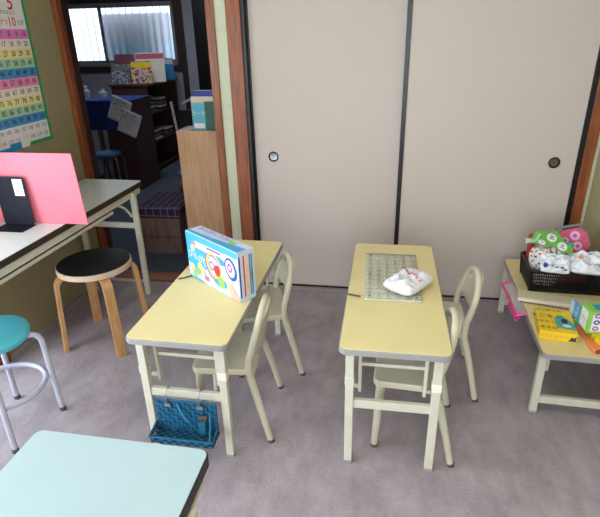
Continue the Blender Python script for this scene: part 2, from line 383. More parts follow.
# ------------------------------------------------------------------ the room beyond
FX0, FX1, FY0, FY1 = -4.9, -.2, YB + .12, 6.8
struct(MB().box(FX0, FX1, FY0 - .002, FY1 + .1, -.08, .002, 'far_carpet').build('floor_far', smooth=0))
struct(MB().box(FX0, FX1, FY0, FY1 + .1, ZC, ZC + .08, 'white_ceiling').build('ceiling_far', smooth=0))
struct(MB().box(FX0 - .1, FX0, FY0, FY1 + .1, 0, ZC, 'far_wall').build('wall_far_left', smooth=0))
struct(MB().box(-.95, -.85, FY0 + .05, FY1 + .1, 0, ZC, 'far_wall').build('wall_far_right', smooth=0))
w = MB(); w.box(FX0, XL, FY0 - .05, FY0, 0, ZC, 'far_wall')
struct(w.build('wall_far_near', smooth=0))
wx0, wx1, wz0, wz1 = -4.32, -2.775, 1.215, 1.985
w = MB(); w.box(FX0, wx0, FY1, FY1 + .1, 0, ZC, 'far_wall'); w.box(wx1, -.85, FY1, FY1 + .1, 0, ZC, 'far_wall')
w.box(wx0, wx1, FY1, FY1 + .1, 0, wz0, 'far_wall'); w.box(wx0, wx1, FY1, FY1 + .1, wz1, ZC, 'far_wall')
struct(w.build('wall_far', smooth=0))
# aluminium window with two sliding sashes and brown casing
f = MB()
for a, b, c, d in ((wx0, wx1, wz0, wz0 + .035), (wx0, wx1, wz1 - .03, wz1), (wx0, wx0 + .03, wz0, wz1), (wx1 - .03, wx1, wz0, wz1)):
    f.box(a, b, FY1 + .0, FY1 + .08, c, d, 'alu')
wn = struct(f.build('window_3', bevel=.003))
for x0, x1, y in ((wx0 + .03, -3.79, FY1 + .02), (-3.85, wx1 - .03, FY1 + .045)):
    s = MB()
    for a, b, c, d in ((x0, x1, wz0 + .035, wz0 + .075), (x0, x1, wz1 - .055, wz1 - .03), (x0, x0 + .03, wz0 + .035, wz1 - .03), (x1 - .035, x1, wz0 + .035, wz1 - .03)):
        s.box(a, b, y, y + .02, c, d, 'alu')
    so = s.build('sash', wn, bevel=.002)
    MB().box(x0 + .02, x1 - .02, y + .008, y + .012, wz0 + .06, wz1 - .04, 'glass').build('pane', so, smooth=0)
MB().box(-3.825, -3.805, FY1 + .005, FY1 + .02, 1.58, 1.64, 'black').build('latch', wn, bevel=.003)
f = MB(); f.box(wx0 - .1, wx1 + .045, FY1 - .03, FY1, wz0 - .075, wz0, 'darkpost'); f.box(wx0 - .1, wx1 + .045, FY1 - .02, FY1, wz1, wz1 + .09, 'darkpost')
f.box(wx0 - .07, wx0, FY1 - .02, FY1, wz0, wz1, 'darkpost'); f.box(wx1, wx1 + .045, FY1 - .02, FY1, wz0, wz1, 'darkpost')
f.build('window_casing', wn, bevel=.003)
struct(MB().box(-2.725, -2.655, FY1 - .04, FY1, 0, ZC, 'darkpost').build('trim_13', bevel=.003))
struct(MB().box(-2.50, -2.34, FY1 - .06, FY1, 0, ZC, 'black_lacquer').build('trim_14', bevel=.003))
# what stands outside that window
struct(MB().box(-6.5, -1, FY1 + .1, FY1 + 2.5, -.1, 0, 'ground').build('ground_outside', smooth=0))
fe = thing('corrugated_fence', 'frosted corrugated plastic fence outside the far window', 'fence', (-3.5, FY1 + .32, 0))
def cor(u, v): x = -1.1 + 2.3 * u; return (x, .006 * math.sin(x * 2 * PI / .1), .4 + 1.9 * v)
MB().grid(cor, 230, 1, 'fence').build('corrugated_sheet', fe, solid=.002)
r = MB()
for k in range(24): r.box(-1.1 + k * .1, -1.09 + k * .1, .013, .02, .4, 2.3, 'alu')
r.build('seam', fe, smooth=0)
r = MB(); r.box(-1.1, 1.2, .02, .05, .45, .5, 'alu'); r.box(-1.1, 1.2, .02, .05, 2.25, 2.3, 'alu'); r.build('rail', fe, bevel=.002)
for x in (-1.08, 1.17): MB().box(x - .02, x + .02, .02, .06, 0, 2.35, 'alu').build('post', fe, bevel=.003)
sg = thing('banded_cabinet', 'teal and grey banded box standing behind the frosted fence outside', 'cabinet', (-3.55, FY1 + .5, 0))
MB().box(-.52, .42, 0, .35, 0, 1.53, 'sign_teal').build('lower_body', sg, bevel=.02)
MB().box(-.52, .42, 0, .35, 1.53, 1.88, 'sign_grey').build('upper_body', sg, bevel=.03)
MB().box(-.28, .05, -.006, 0, 1.66, 1.80, 'sign_red').build('panel', sg, bevel=.01)

# ------------------------------------------------------------------ yellow folding tables
def folding_table(name, label, loc, rz, wd, ln, zt, low=False):
    t = thing(name, label, 'table', loc, rz, 'pale yellow children\'s folding tables')
    hx, hy = wd / 2, ln / 2
    MB().prism(rrect(-hx, hx, -hy, hy, .03), zt - .026, zt - .002, 'edge').build('edge_band', t, bevel=.003)
    MB().prism(rrect(-hx + .004, hx - .004, -hy + .004, hy - .004, .027), zt - .003, zt, 'yellow').build('tabletop', t, bevel=.001)
    lx = hx - (.040 if not low else .018)
    for sy in (-1, 1):
        y = sy * (hy - .045)
        for sx in (-1, 1):
            g = MB(); g.box(sx * lx - .0155, sx * lx + .0155, y - .013, y + .013, .012, zt - .026, 'cream')
            lg = g.build('leg', t, bevel=.003)
            MB().box(sx * lx - .017, sx * lx + .017, y - .0145, y + .0145, 0, .014, 'edge').build('foot_cap', lg, bevel=.003)
            z2 = zt * .66
            if not low:
                MB().box(sx * lx - .0175, sx * lx + .0175, y - .015, y + .015, z2 + .01, z2 + .045, 'p_cream' if sx > 0 else 'cream').build('hinge_sleeve', lg, bevel=.003)
            b = MB(); xi = sx * (lx - .036); zb = .315 if not low else .20
            b.bar((xi, y - sy * .045, zb), (xi, y - sy * .04, zt - .028), .012, .024, 'cream')
            b.box(min(xi, sx * lx), max(xi, sx * lx), y - sy * .045 - .005 , y - sy * .045 + .005, zb + .012, zb + .028, 'cream')
            b.build('brace', t, bevel=.002)
        zc = .29 if not low else .075
        MB().box(-lx + .014, lx - .014, y - .008, y + .012, zc - .018, zc + .018, 'cream').build('crossbar', t, bevel=.003)
        MB().box(-lx + .036, lx - .036, y - sy * .045 - .006, y - sy * .045 + .006, (.432 if not low else .262), (.446 if not low else .276), 'cream').build('hinge_rod', t)
    for sx in (-1, 1): MB().box(sx * (hx - .02) - .008, sx * (hx - .02) + .008, -hy + .06, hy - .06, zt - .05, zt - .026, 'edge').build('side_rail', t, bevel=.002)
    return t
folding_table('folding_table', 'pale yellow folding table with the blue boxed toy and teal basket', (-.713, 1.915, 0), math.radians(-.6), .395, .99, .555)
folding_table('folding_table', 'pale yellow folding table carrying the printed sheet and white bag', (.062, 1.946, 0), math.radians(.2), .390, .975, .555)
folding_table('low_folding_table', 'low pale yellow folding table loaded with toys and black basket', (.893, 2.335, 0), math.radians(-2.0), .405, .975, .335, True)

# ------------------------------------------------------------------ children's chairs
def make_chair():
    t = thing('child_chair', '', 'chair')
    st = MB().prism(rrect(-.315, -.055, -.145, .145, .03), .307, .336, 'chair')
    st.build('seat', t, bevel=.006)
    for s in (-1, 1):
        lg = MB().tube([(-.285, s * .122, .31), (-.288, s * .124, .25), (-.300, s * .13, .012)], [.019, .018, .014], 'chair').build('leg', t)
        MB().tube([(-.3, s * .13, .014), (-.3, s * .13, 0)], .0145, 'rubber').build('foot_cap', lg)
        P = bez((-.002, s * .175, .012), (-.035, s * .172, .17), (-.072, s * .150, .30), 8)
        lg = MB().tube(P, [.0135 + .003 * k / 8 for k in range(9)], 'chair').build('leg', t)
        MB().tube([(0, s * .1755, .014), (.001, s * .1756, 0)], .0148, 'rubber').build('foot_cap', lg)
    # the arch that both rear legs run into
    def arch(a):   # a from 0..PI
        y = .140 * math.cos(a) * (1 if abs(math.cos(a)) < .999 else 1); z = .455 + .112 * math.sin(a)
        return y, z
    pts = [(-.072, -.150, .30), (-.078, -.149, .34), (-.074, -.147, .39), (-.062, -.143, .43)]
    for k in range(13):
        a = PI - PI * k / 12; y, z = .140 * math.cos(a), .455 + .112 * math.sin(a)
        pts.append((-.056 + .03 * math.sin(a), y, z))
    pts += [(-.062, .143, .43), (-.074, .147, .39), (-.078, .149, .34), (-.072, .150, .30)]
    MB().tube(pts, .0145, 'chair').build('back_frame', t)
    def pan(u, v):
        y = (u * 2 - 1) * .137
        top = .455 + .112 * math.sqrt(max(0, 1 - (y / .140) ** 2)); bot = .405 - .02 * (1 - (y / .137) ** 2)
        z = bot + (top - bot) * v
        return (-.066 + .03 * (z - .39) / .18 + .03 * (1 - (y / .137) ** 2), y, z)
    MB().grid(pan, 16, 8, 'chair').build('backrest', t, solid=.010)
    MB().box(-.085, -.06, -.14, .14, .29, .312, 'chair').build('seat_rail', t, bevel=.004)
    MB().box(-.297, -.277, -.118, .118, .285, .31, 'chair').build('seat_rail', t, bevel=.004)
    return t
ch = make_chair()
for i, (x, y, a, lab) in enumerate([
    (-.432, 1.735, 5, 'cream child\'s chair nearest the teal basket, beside the boxed toy table'),
    (-.416, 2.190, 19, 'cream child\'s chair behind its twin at the boxed toy table'),
    (.316, 1.710, -3.5, 'cream child\'s chair mostly tucked under the table with the white bag'),
    (.455, 2.115, 0, 'cream child\'s chair pulled out beside the white bag, toward the low table')]):
    o = ch if i == 0 else copy_tree(ch)
    o.location = (x, y, 0); o.rotation_euler.z = math.radians(a); o['label'] = lab; o['group'] = 'cream child\'s chairs'

# ------------------------------------------------------------------ long desks with black edges
def desk(name, label, loc, rz, wd, ln, zt, top, shelf=True):
    t = thing(name, label, 'desk', loc, rz)
    hx, hy = wd / 2, ln / 2
    MB().prism(rrect(-hx, hx, -hy, hy, .022), zt - .032, zt - .0015, 'blackedge').build('edge_band', t, bevel=.002)
    MB().prism(rrect(-hx + .003, hx - .003, -hy + .003, hy - .003, .02), zt - .002, zt, top).build('tabletop', t)
    for sx in (-1, 1): MB().box(sx * (hx - .022) - .011, sx * (hx - .022) + .011, -hy + .03, hy - .03, zt - .072, zt - .036, 'cream').build('side_rail', t, bevel=.002)
    lx = hx - .008
    if shelf:
        sh = MB().box(-hx + .06, hx - .035, -hy + .16, hy - .34, zt - .100, zt - .092, 'blackedge').build('undershelf', t)
        b = MB(); b.box(hx - .035, hx - .024, -hy + .16, hy - .34, zt - .106, zt - .088, 'cream'); b.build('shelf_rail', sh, bevel=.002)
    for sy in (-1, 1):
        y = sy * (hy - .13)
        for sx in (-1, 1):
            lg = MB().box(sx * lx - .017, sx * lx + .017, y - .012, y + .012, .015, zt - .04, 'cream').build('leg', t, bevel=.003)
            MB().box(sx * lx - .018, sx * lx + .018, y - .014, y + .014, 0, .018, 'edge').build('foot_cap', lg, bevel=.003)
            MB().tube(bez((sx * (lx - .022), y - sy * .012, zt - .19), (sx * (lx - .022), y - sy * .08, zt - .09), (sx * (lx - .022), y - sy * .19, zt - .065), 6), .008, 'cream').build('brace', t)
        MB().box(-lx + .016, lx - .016, y - .008, y + .008, zt - .27, zt - .235, 'cream').build('crossbar', t, bevel=.003)
        MB().tube([(-lx + .02, y - sy * .17, zt - .075), (lx - .02, y - sy * .17, zt - .075)], .008, 'cream').build('hinge_rod', t)
    return t
desk('wall_desk', 'long pale desk with black edge and cream steel legs against the olive wall', (-1.700, 1.95, 0), math.radians(-1.0), .395, 1.8, .745, 'whitegreen')
desk('mint_desk', 'mint green desk with dark edge standing closest to the viewer', (-.572, -.105, 0), math.radians(-.6), .425, 1.8, .72, 'mint')

# ------------------------------------------------------------------ stools
t = thing('bentwood_stool', 'round stool with black seat and bent birch legs by the wall desk', 'stool', (-1.505, 2.215, 0))
MB().lathe([(.184, .441), (.19, .444), (.19, .469), (.187, .473)], 'birch_edge', 56).build('seat', t)
MB().lathe([(.184, .472), (.185, .475), (.181, .477)], 'lino', 56).build('seat_top', t)
for k in range(4):
    a = PI / 4 + k * PI / 2; c, s = math.cos(a), math.sin(a)
    P = [(.07, .431), (.15, .431)] + [(.15 + .055 * math.sin(q), .376 + .055 * math.cos(q)) for q in [PI / 2 * j / 7 for j in range(1, 8)]] + [(.230, 0)]
    MB().sweep([(r * c, r * s, z) for r, z in P], .05, .021, 'birch', (-s, c, 0)).build('leg', t, bevel=.002)

def tube_stool(name, label, loc, rs, zs, ring, seatm, tubem, rf=.2, rz=0, rr=.012):
    t = thing(name, label, 'stool', loc, rz)
    MB().lathe([(rs - .03, zs - .045), (rs - .006, zs - .04), (rs, zs - .02), (rs - .006, zs - .006), (rs - .03, zs + .001), (rs * .5, zs + .003), (.001, zs + .003)], seatm, 48).build('seat', t)
    rk = rs - .03
    for k in range(4):
        a = PI / 4 + k * PI / 2; c, s = math.cos(a), math.sin(a)
        P = [Vector((.03 * c, .03 * s, zs - .055)), Vector(((rk + .0) * c, (rk + .0) * s, zs - .055))] + bez(((rk + .02) * c, (rk + .02) * s, zs - .057), ((rk + .052) * c, (rk + .052) * s, zs - .06), ((rk + .058) * c, (rk + .058) * s, zs - .10), 5) + [Vector((rf * c, rf * s, .015))]
        lg = MB().tube(P, rr, tubem).build('leg', t)
        MB().tube([(rf * c, rf * s, .02), (rf * c * 1.005, rf * s * 1.005, 0)], rr + .002, 'rubber').build('foot_cap', lg)
    if ring:
        rg = ring[1]
        MB().tube([(rg * math.cos(q), rg * math.sin(q), ring[0]) for q in [2 * PI * j / 40 for j in range(40)]], rr * .95, tubem, True).build('foot_ring', t)
    return t
tube_stool('vinyl_stool', 'round turquoise vinyl stool with pale lavender tube legs and foot ring', (-1.562, 1.505, 0), .152, .475, (.20, .160), 'turq', 'lav', .190, math.radians(-9))
tube_stool('blue_tube_stool', 'small blue stool under the blue draped counter in the far room', (-2.935, 4.96, .002), .135, .45, None, 'stoolblue', 'bronze', .17, .2, .010)
tube_stool('blue_tube_stool', 'blue stool half hidden behind the oak cabinet', (-1.70, 4.25, .002), .15, .45, None, 'stoolblue', 'bronze', .19, .3, .013)

# ------------------------------------------------------------------ number chart on the left wall
ps = thing('number_poster', 'number chart with coloured rows and green border on olive wall', 'poster', (XL, 2.64, 1.03))
XP = frame_matrix((.002, 0, 0), (0, 1, 0), (0, 0, 1))
MB().box(-.63, .04, .0, .79, 0, .001, 'green_border', XP).build('border', ps, smooth=0)
s = MB(); s.box(-.60, .017, .02, .77, .001, .0018, 'p_white', XP).build('sheet', ps, smooth=0)
rowcol = ['p_mag', 'p_cream', 'p_yel', 'p_grn', 'p_blue', 'p_pink', 'p_cream', 'p_yel', 'p_grn', 'p_blue', 'p_white', 'p_white']
for k in range(12):
    zc = .556 - .0465 * k
    s = MB(); s.box(-.585, .017, zc - .0232, zc + .0232, .0018, .0024, rowcol[k], XP); so = s.build('number_row', ps, smooth=0)
    tx = MB()
    for j in range(10): tx.text(str(k * 10 + j + 1), -.018 - .0575 * (9 - j), zc, .037 if k < 10 else .03, 'ink' if k < 10 else 'grey_ink', XP, z=.003, sx=.9)
    tx.build('printed_number', so, smooth=0)
tx = MB()
tx.text('5', -.075, .70, .10, 'red', XP, z=.003); tx.text('10', -.09, .612, .062, 'red', XP, z=.003)
tx.text('かずのひょう', -.12, .655, .022, 'ink', XP, z=.003); tx.text('ずつ', -.15, .61, .03, 'red', XP, z=.003); tx.text('とび', -.025, .61, .025, 'ink', XP, z=.003)
tx.build('heading_text', ps, smooth=0)
MB().poly([(-.60, -.002), (-.232, -.002), (-.232, .035), (-.32, .035), (-.32, .018), (-.60, .03)], 'p_sky', XP, z=.0032).poly([(-.235, .0), (-.17, .0), (-.15, .05), (-.235, .05)], 'p_white', XP, z=.0036).build('label_strip', ps, smooth=0)

# ------------------------------------------------------------------ on the wall desk
pb = MB(); X = Matrix.Translation((-1.625, 2.050, .746)) @ Matrix.Rotation(math.radians(4), 4, 'X')
pb.box(-.24, .242, 0, .006, 0, .345, 'pink', X)
o = tag(pb.build('pink_board', bevel=.001), 'salmon pink board standing on the wall desk behind the black bookend', 'board')
t = thing('bookend', 'black metal bookend with white label in front of the pink board', 'bookend', (-1.72, 2.018, .746))
b = MB(); b.prism(rrect(-.078, .078, 0, .235, .012), 0, .0025, 'navyblack', frame_matrix((0, 0, 0), (1, 0, 0), (0, 0, 1))); b.box(-.075, .085, -.10, 0, 0, .0025, 'navyblack'); b.build('plate', t)
l = MB(); X = frame_matrix((.0, -.003, 0), (1, 0, 0), (0, 0, 1)); l.poly([(.018, .145), (.068, .145), (.068, .225), (.018, .225)], 'white', X)
for k in range(4): l.text(['1301', 'A B C', '用品', '120'][k], .043, .213 - k * .018, .012, 'grey_ink', X)
l.build('label', t, smooth=0)

# ------------------------------------------------------------------ boxed toy on the table
ang = math.atan2(1.727 - 1.951, -.554 + .855)
W_, H_, T_ = .375, .222, .082
t = thing('toy_box', 'blue and white boxed toy standing on the yellow table', 'box', (-.855, 1.951, .556), ang)
MB().box(0, W_, 0, T_, 0, H_, 'boxwhite').build('carton', t, bevel=.002)
X = frame_matrix((0, -.0006, 0), (1, 0, 0), (0, 0, 1)); p = MB()
p.poly([(.002, .10), (.002, H_ - .002), (W_ - .003, H_ - .002), (W_ - .003, H_ - .03), (.30, H_ - .028), (.22, H_ - .04), (.185, H_ - .06), (.165, H_ - .095), (.15, .085), (.12, .05), (.08, .07), (.04, .055), (.002, .085)], 'boxblue', X)
p.poly([(.002, .002), (.002, .012), (.09, .012), (.13, .002)], 'boxblue', X)
p.poly([(.07, .160), (.07, .192), (.275, .192), (.275, .160)], 'boxwhite', X, .0007); p.text('あそびながら', .115, .176, .024, 'orange', X, z=.001); p.box(.16, .26, .177, .187, .0007, .001, 'purple', X)
p.text('ひらが', .068, .116, .040, 'white', X, z=.001, rot=-.05); p.text('な', .140, .106, .046, 'paleyellow', X, z=.001)
p.disc(.05, .152, .014, .018, 'paleyellow', X, .0009)
for a, b, c in ((.035, .055, 'paleyellow'), (.075, .05, 'lime'), (.12, .06, 'paleyellow'), (.05, .03, 'lime'), (.095, .075, 'paleyellow')): p.disc(a, b, .017, .02, c, X, .0008)
p.text('うたえる', .075, .048, .036, 'purple', X, z=.0012); p.text('60', .142, .032, .036, 'red', X, z=.0012)
p.disc(.235, .085, .095, .058, 'p_grn', X, .0007, rot=-.3); p.disc(.235, .09, .088, .055, 'p_white', X, .0009, rot=-.3); p.disc(.24, .15, .05, .018, 'p_blue', X, .00095, rot=-.1); p.disc(.245, .05, .05, .022, 'p_blue', X, .001)
p.disc(.205, .115, .045, .054, 'lime', X, .0011, rot=.5); p.disc(.197, .108, .054, .063, 'purple', X, .0012, rot=.5, ri=.75); p.disc(.205, .114, .050, .060, 'bright_yellow', X, .0013, rot=.5, ri=.84); p.disc(.205, .112, .035, .043, 'boxwhite', X, .0014, rot=.5); p.disc(.19, .11, .02, .022, 'purple', X, .0015, ri=.6)
p.disc(.228, .098, .022, .026, 'red', X, .0017); p.disc(.25, .055, .022, .03, 'lime', X, .0014, rot=.5)
p.disc(.325, .135, .038, .05, 'navy', X, .0012, rot=.4); p.disc(.322, .137, .028, .038, 'boxwhite', X, .0014, rot=.4); p.disc(.32, .14, .017, .02, 'magenta', X, .0016, ri=.5)
p.poly([(.275, .085), (.30, .085), (.37, .02), (.372, .002), (.32, .002)], 'skin', X, .0018)
X2 = frame_matrix((0, 0, H_ + .0004), (1, 0, 0), (0, 1, 0)); p.poly([(.003, .003), (W_ - .003, .003), (W_ - .003, T_ * .6), (.16, T_ * .3), (.003, .02)], 'boxblue', X2)
p.text('おんがくえほん', .15, T_ * .72, .03, 'purple', X2, z=.0008, sx=1.2); p.disc(.28, T_ * .6, .022, .014, 'lime', X2, .0009)
X3 = frame_matrix((W_ + .0004, 0, 0), (0, 1, 0), (0, 0, 1))
for a, b, c in ((.003, .010, 'navy'), (.024, .031, 'red'), (.034, .052, 'bk_cream'), (.054, .060, 'grey_ink'), (.063, .072, 'p_blue')): p.poly([(a, .02), (b, .02), (b, H_ - .02), (a, H_ - .02)], c, X3)
p.text('おうちでたのしく', .043, .11, .014, 'orange', X3, rot=PI / 2, z=.0009); p.text('対象年齢 3才', .067, .11, .012, 'ink', X3, rot=PI / 2, z=.0009)
p.build('printed_cover', t, smooth=0)
tag(MB().tube([(-.93 + .035, 1.905, .559), (-.80, 1.975, .559)], .0035, 'rubber', seg=6).build('pencil'), 'thin dark pencil poking out beside the boxed toy', 'pencil')

# ------------------------------------------------------------------ printed sheet, bag and pencil on the centre table
tz = .5555
sh = thing('printed_sheet', 'grey printed character sheet lying on the centre yellow table', 'sheet', (.053, 2.06, tz), math.radians(1.5))
def pap(u, v): return (-.118 + .236 * u, -.24 + .48 * v, .0012 + .0012 * math.sin(u * 7) * math.sin(v * 9) + .001)
MB().grid(pap, 12, 16, 'newsprint').build('paper', sh, solid=.0006)
X = Matrix.Translation((0, 0, .0036)); p = MB()
kana = 'あいうえおかきくけこさしすせそたちつてとなにぬねのはひふへほまみむめもやゆよらりるれろわをん'
n = 0
for j in range(11):
    for i in range(6):
        x, y = -.096 + i * .0385, .21 - j * .042
        p.text(kana[n % 46], x, y + .004, .024, 'ink' if (i + j) % 5 == 0 else 'grey_ink', X, z=0)
        p.poly([(x - .014, y - .015), (x + .014, y - .015), (x + .014, y - .0115), (x - .014, y - .0115)], 'grey_ink', X, 0); n += 1
for j in range(12): p.poly([(-.114, .2335 - j * .042), (.114, .2335 - j * .042), (.114, .2345 - j * .042), (-.114, .2345 - j * .042)], 'grey_ink', X, 0)
for i in range(7): p.poly([(-.1155 + i * .0385, -.23), (-.1147 + i * .0385, -.23), (-.1147 + i * .0385, .234), (-.1155 + i * .0385, .234)], 'grey_ink', X, 0)
p.build('printed_character', sh, smooth=0)
from mathutils import noise as _n
def pillow(hx, hy, hz, seed, m, wr=.012, n=26, sq=.35):
    b = MB()
    def F(sgn):
        def f(u, v):
            a, c = u * 2 - 1, v * 2 - 1
            e = max(0, (1 - abs(a) ** 3)) ** .5 * max(0, (1 - abs(c) ** 3)) ** .5
            pin = 1 - .12 * (abs(a) * (1 - abs(c)) + abs(c) * (1 - abs(a))) 
            q = _n.noise(Vector((a * 2.2 + seed, c * 2.2, seed))) * wr + _n.noise(Vector((a * 6 + seed, c * 5, seed))) * wr * .4
            cr = 1 - .16 * (a * c) ** 2; pin *= cr
            return (a * hx * pin, c * hy * pin, hz + (sgn * hz * e + q * e if sgn > 0 else -hz * e * .98))
        return f
    b.grid(F(1), n, n, m); 
    g2 = F(-1); b.grid(lambda u, v: g2(1 - u, v), n, n, m)
    return b, F(1)
bg = thing('white_bag', 'crumpled white plastic bag with red lettering on the printed sheet', 'bag', (.120, 1.935, tz + .004), math.radians(-34))
b, F = pillow(.078, .112, .034, 3.3, 'plastic_white', .021)
b.build('pouch', bg, smooth=60)
p = MB()
def drape(st, x, y, size, m, sx=1):
    vs, fs = text_geo(st, .03); P = []
    for v in vs:
        a, c = v.x * size * sx, v.y * size
        a, c = x + a * .93 + c * .36, y - a * .36 + c * .93
        P.append((a, c, F((a / .078 + 1) / 2, (c / .112 + 1) / 2)[2] + .006))
    p.add(P, fs, m)
drape('いつもありがとう', 0.0, .012, .0175, 'red'); 
p.build('red_lettering', bg, smooth=0)
tag(MB().tube([(-.128, 1.853, tz + .005), (-.075, 1.838, tz + .005)], .0038, 'rubber', seg=6).build('pencil'), 'short dark pencil beside the printed sheet at the table edge', 'pencil')

# ------------------------------------------------------------------ teal woven basket hung from the crossbar
t = thing('woven_basket', 'teal woven tape basket hanging from the table crossbar', 'basket', (-.718, 1.441, .126))
def weave(mb, o, u, v, nu, nv, cu, cv, m1, m2):
    o, u, v = Vector(o), Vector(u), Vector(v); w = u.cross(v).normalized()
    X = frame_matrix(o, u, v)
    for i in range(nu):
        for j in range(nv):
            up = (i + j) % 2
            mb.box(i * cu + .001, (i + 1) * cu - .001, j * cv + .001, (j + 1) * cv - .001, -.0015 + (.002 if up else -.001), .0015 + (.002 if up else -.001), m1 if up else m2, X)
b = MB(); weave(b, (-.125, 0, .0), (1, 0, 0), (0, 0, 1), 14, 8, .0179, .0185, 'basket_blue', 'basket_blue'); b.box(-.125, .125, .003, .004, 0, .148, 'basket_dark'); b.build('back_panel', t, bevel=.001)
b = MB(); weave(b, (-.125, 0, .0), (1, 0, 0), (0, -1, .0), 14, 7, .0179, .011, 'basket_blue', 'basket_dark'); b.box(-.125, .125, -.077, 0, -.003, -.001, 'basket_dark'); b.build('bottom_panel', t)
for x in (-.125, .125):
    b = MB(); weave(b, (x, 0, 0), (0, -1, 0), (0, 0, 1), 7, 3, .011, .012, 'basket_dark', 'basket_dark'); b.build('side_panel', t)
b = MB(); weave(b, (-.125, -.077, 0), (1, 0, 0), (0, 0, 1), 14, 2, .0179, .013, 'basket_blue', 'basket_dark'); b.build('front_panel', t)
b = MB(); b.bar((-.13, -.079, .028), (.13, -.079, .028), .008, .006, 'basket_blue'); b.bar((-.127, 0, .04), (-.127, -.079, .029), .006, .006, 'basket_blue'); b.bar((.127, 0, .04), (.127, -.079, .029), .006, .006, 'basket_blue'); b.bar((-.127, -.004, .150), (.127, -.004, .150), .007, .006, 'basket_blue'); b.build('rim', t, bevel=.001)
for x in (-.07, .062):
    b = MB(); b.tube([(x, -.008, .134), (x, -.012, .156), (x, -.010, .180), (x, .006, .194), (x, .022, .192), (x, .030, .178)], .0025, 'chrome', seg=8); b.box(x - .012, x + .012, -.01, -.006, .120, .136, 'chrome'); b.build('hook', t)
MB().box(.055, .09, -.018, -.010, .076, .094, 'leather').box(.058, .086, -.035, -.010, .022, .074, 'basket_blue').build('strap', t, bevel=.003)
MB().tube([(-.03, -.008, .14), (-.02, -.014, .11), (.0, -.018, .08), (.012, -.016, .06)], .003, 'p_blue', seg=6).build('cord', t)
MB().tube([(.10, -.01, .11), (.112, -.045, .08), (.114, -.073, .03)], .004, 'basket_blue', seg=6).build('handle', t)

# ------------------------------------------------------------------ on the low table
lz = .3355
# black perforated basket
t = thing('mesh_basket', 'black perforated plastic basket full of toys on the low table', 'basket', (.925, 2.525, lz), math.radians(-2))
bw, bd, bh = .178, .115, .120
b = MB(); b.prism(rrect(-bw + .012, bw - .012, -bd + .012, bd - .012, .02), 0, .004, 'black'); b.build('base', t)
b = MB()
def side(p0, p1, n):
    p0, p1 = Vector(p0), Vector(p1); u = (p1 - p0); d = u.normalized()
    for k in range(n + 1):
        q = p0 + u * k / n; b.bar((q.x * .94, q.y * .94, .002), (q.x, q.y, bh), .0035, .0035, 'black')
    for j in range(1, 7):
        z = bh * j / 7; f = .94 + .06 * j / 7
        b.bar((p0.x * f, p0.y * f, z), (p1.x * f, p1.y * f, z), .004, .0035, 'black')
    for f, z0, z1 in ((.942, .0, .02), (.995, bh - .018, bh)):
        X = Matrix.Translation((0, 0, (z0 + z1) / 2)); b.bar((p0.x * f, p0.y * f, 0), (p1.x * f, p1.y * f, 0), .004, z1 - z0, 'black', X=X)
for a, c, n in (((-bw, -bd, 0), (bw, -bd, 0), 34), ((bw, -bd, 0), (bw, bd, 0), 20), ((bw, bd, 0), (-bw, bd, 0), 34), ((-bw, bd, 0), (-bw, -bd, 0), 20)): side(a, c, n)
b.build('mesh_wall', t, smooth=0)
MB().tube([(x, y, bh) for x, y in rrect(-bw - .002, bw + .002, -bd - .002, bd + .002, .012, 3)], .005, 'black', True, 8).build('rim', t)
for sx in (-1, 1):
    for sy in (-1, 1): MB().bar((sx * bw * .94, sy * bd * .94, 0), (sx * bw, sy * bd, bh), .014, .014, 'black').build('corner_post', t, bevel=.003)
# contents: kept inside the basket
def flatbox(name, lab, cat, c, size, rot, m, extra=None, group=None):
    t = thing(name, lab, cat, c, 0, group); t.rotation_euler = rot
    sx, sy, sz = size
    MB().box(-sx / 2, sx / 2, -sy / 2, sy / 2, 0, sz, m).build('body', t, bevel=.003)
    if extra:
        p = MB(); extra(p, sx, sy, sz); p.build('print', t, smooth=0)
    return t
def zig(p, sx, sy, sz):
    X = frame_matrix((0, -sy / 2 - .0005, 0), (1, 0, 0), (0, 0, 1)); n = 8
    for k in range(n):
        x = -sx / 2 + sx * k / n
        p.poly([(x, sz * .96), (x + sx / n / 2, sz * .80), (x + sx / n, sz * .96)], 'bright_yellow', X); p.poly([(x + sx / n * .5, sz * .78), (x + sx / n, sz * .66), (x + sx / n * 1.4, sz * .78)], 'black', X)
    X = frame_matrix((0, 0, sz + .0005), (1, 0, 0), (0, 1, 0)); p.poly([(-sx * .4, -sy * .4), (sx * .4, -sy * .4), (sx * .4, sy * .4), (-sx * .4, sy * .4)], 'zig', X)
    X = frame_matrix((0, -sy / 2 - .0005, 0), (1, 0, 0), (0, 0, 1)); p.disc(-.01, sz * .45, .032, .02, 'white', X, .0008); p.text('かるた', -.01, sz * .45, .018, 'ink', X, z=.0012)
flatbox('zigzag_box', 'deep red box with yellow zigzag edge in the black basket', 'box', (.985, 2.575, lz + .006), (.15, .09, .160), (0, 0, math.radians(-3)), 'zig', zig)
def redb(p, sx, sy, sz):
    X = frame_matrix((0, -sy / 2 - .0005, 0), (1, 0, 0), (0, 0, 1))
    for k in range(5): p.poly([(-sx / 2 + .004 + k * .022, sz - .03), (-sx / 2 + .014 + k * .022, sz - .03), (-sx / 2 + .014 + k * .022, sz - .006), (-sx / 2 + .004 + k * .022, sz - .006)], 'black', X)
flatbox('red_black_box', 'red box with black marks at the back of the basket', 'box', (.818, 2.592, lz + .006), (.115, .045, .235), (0, 0, math.radians(4)), 'zig', redb)
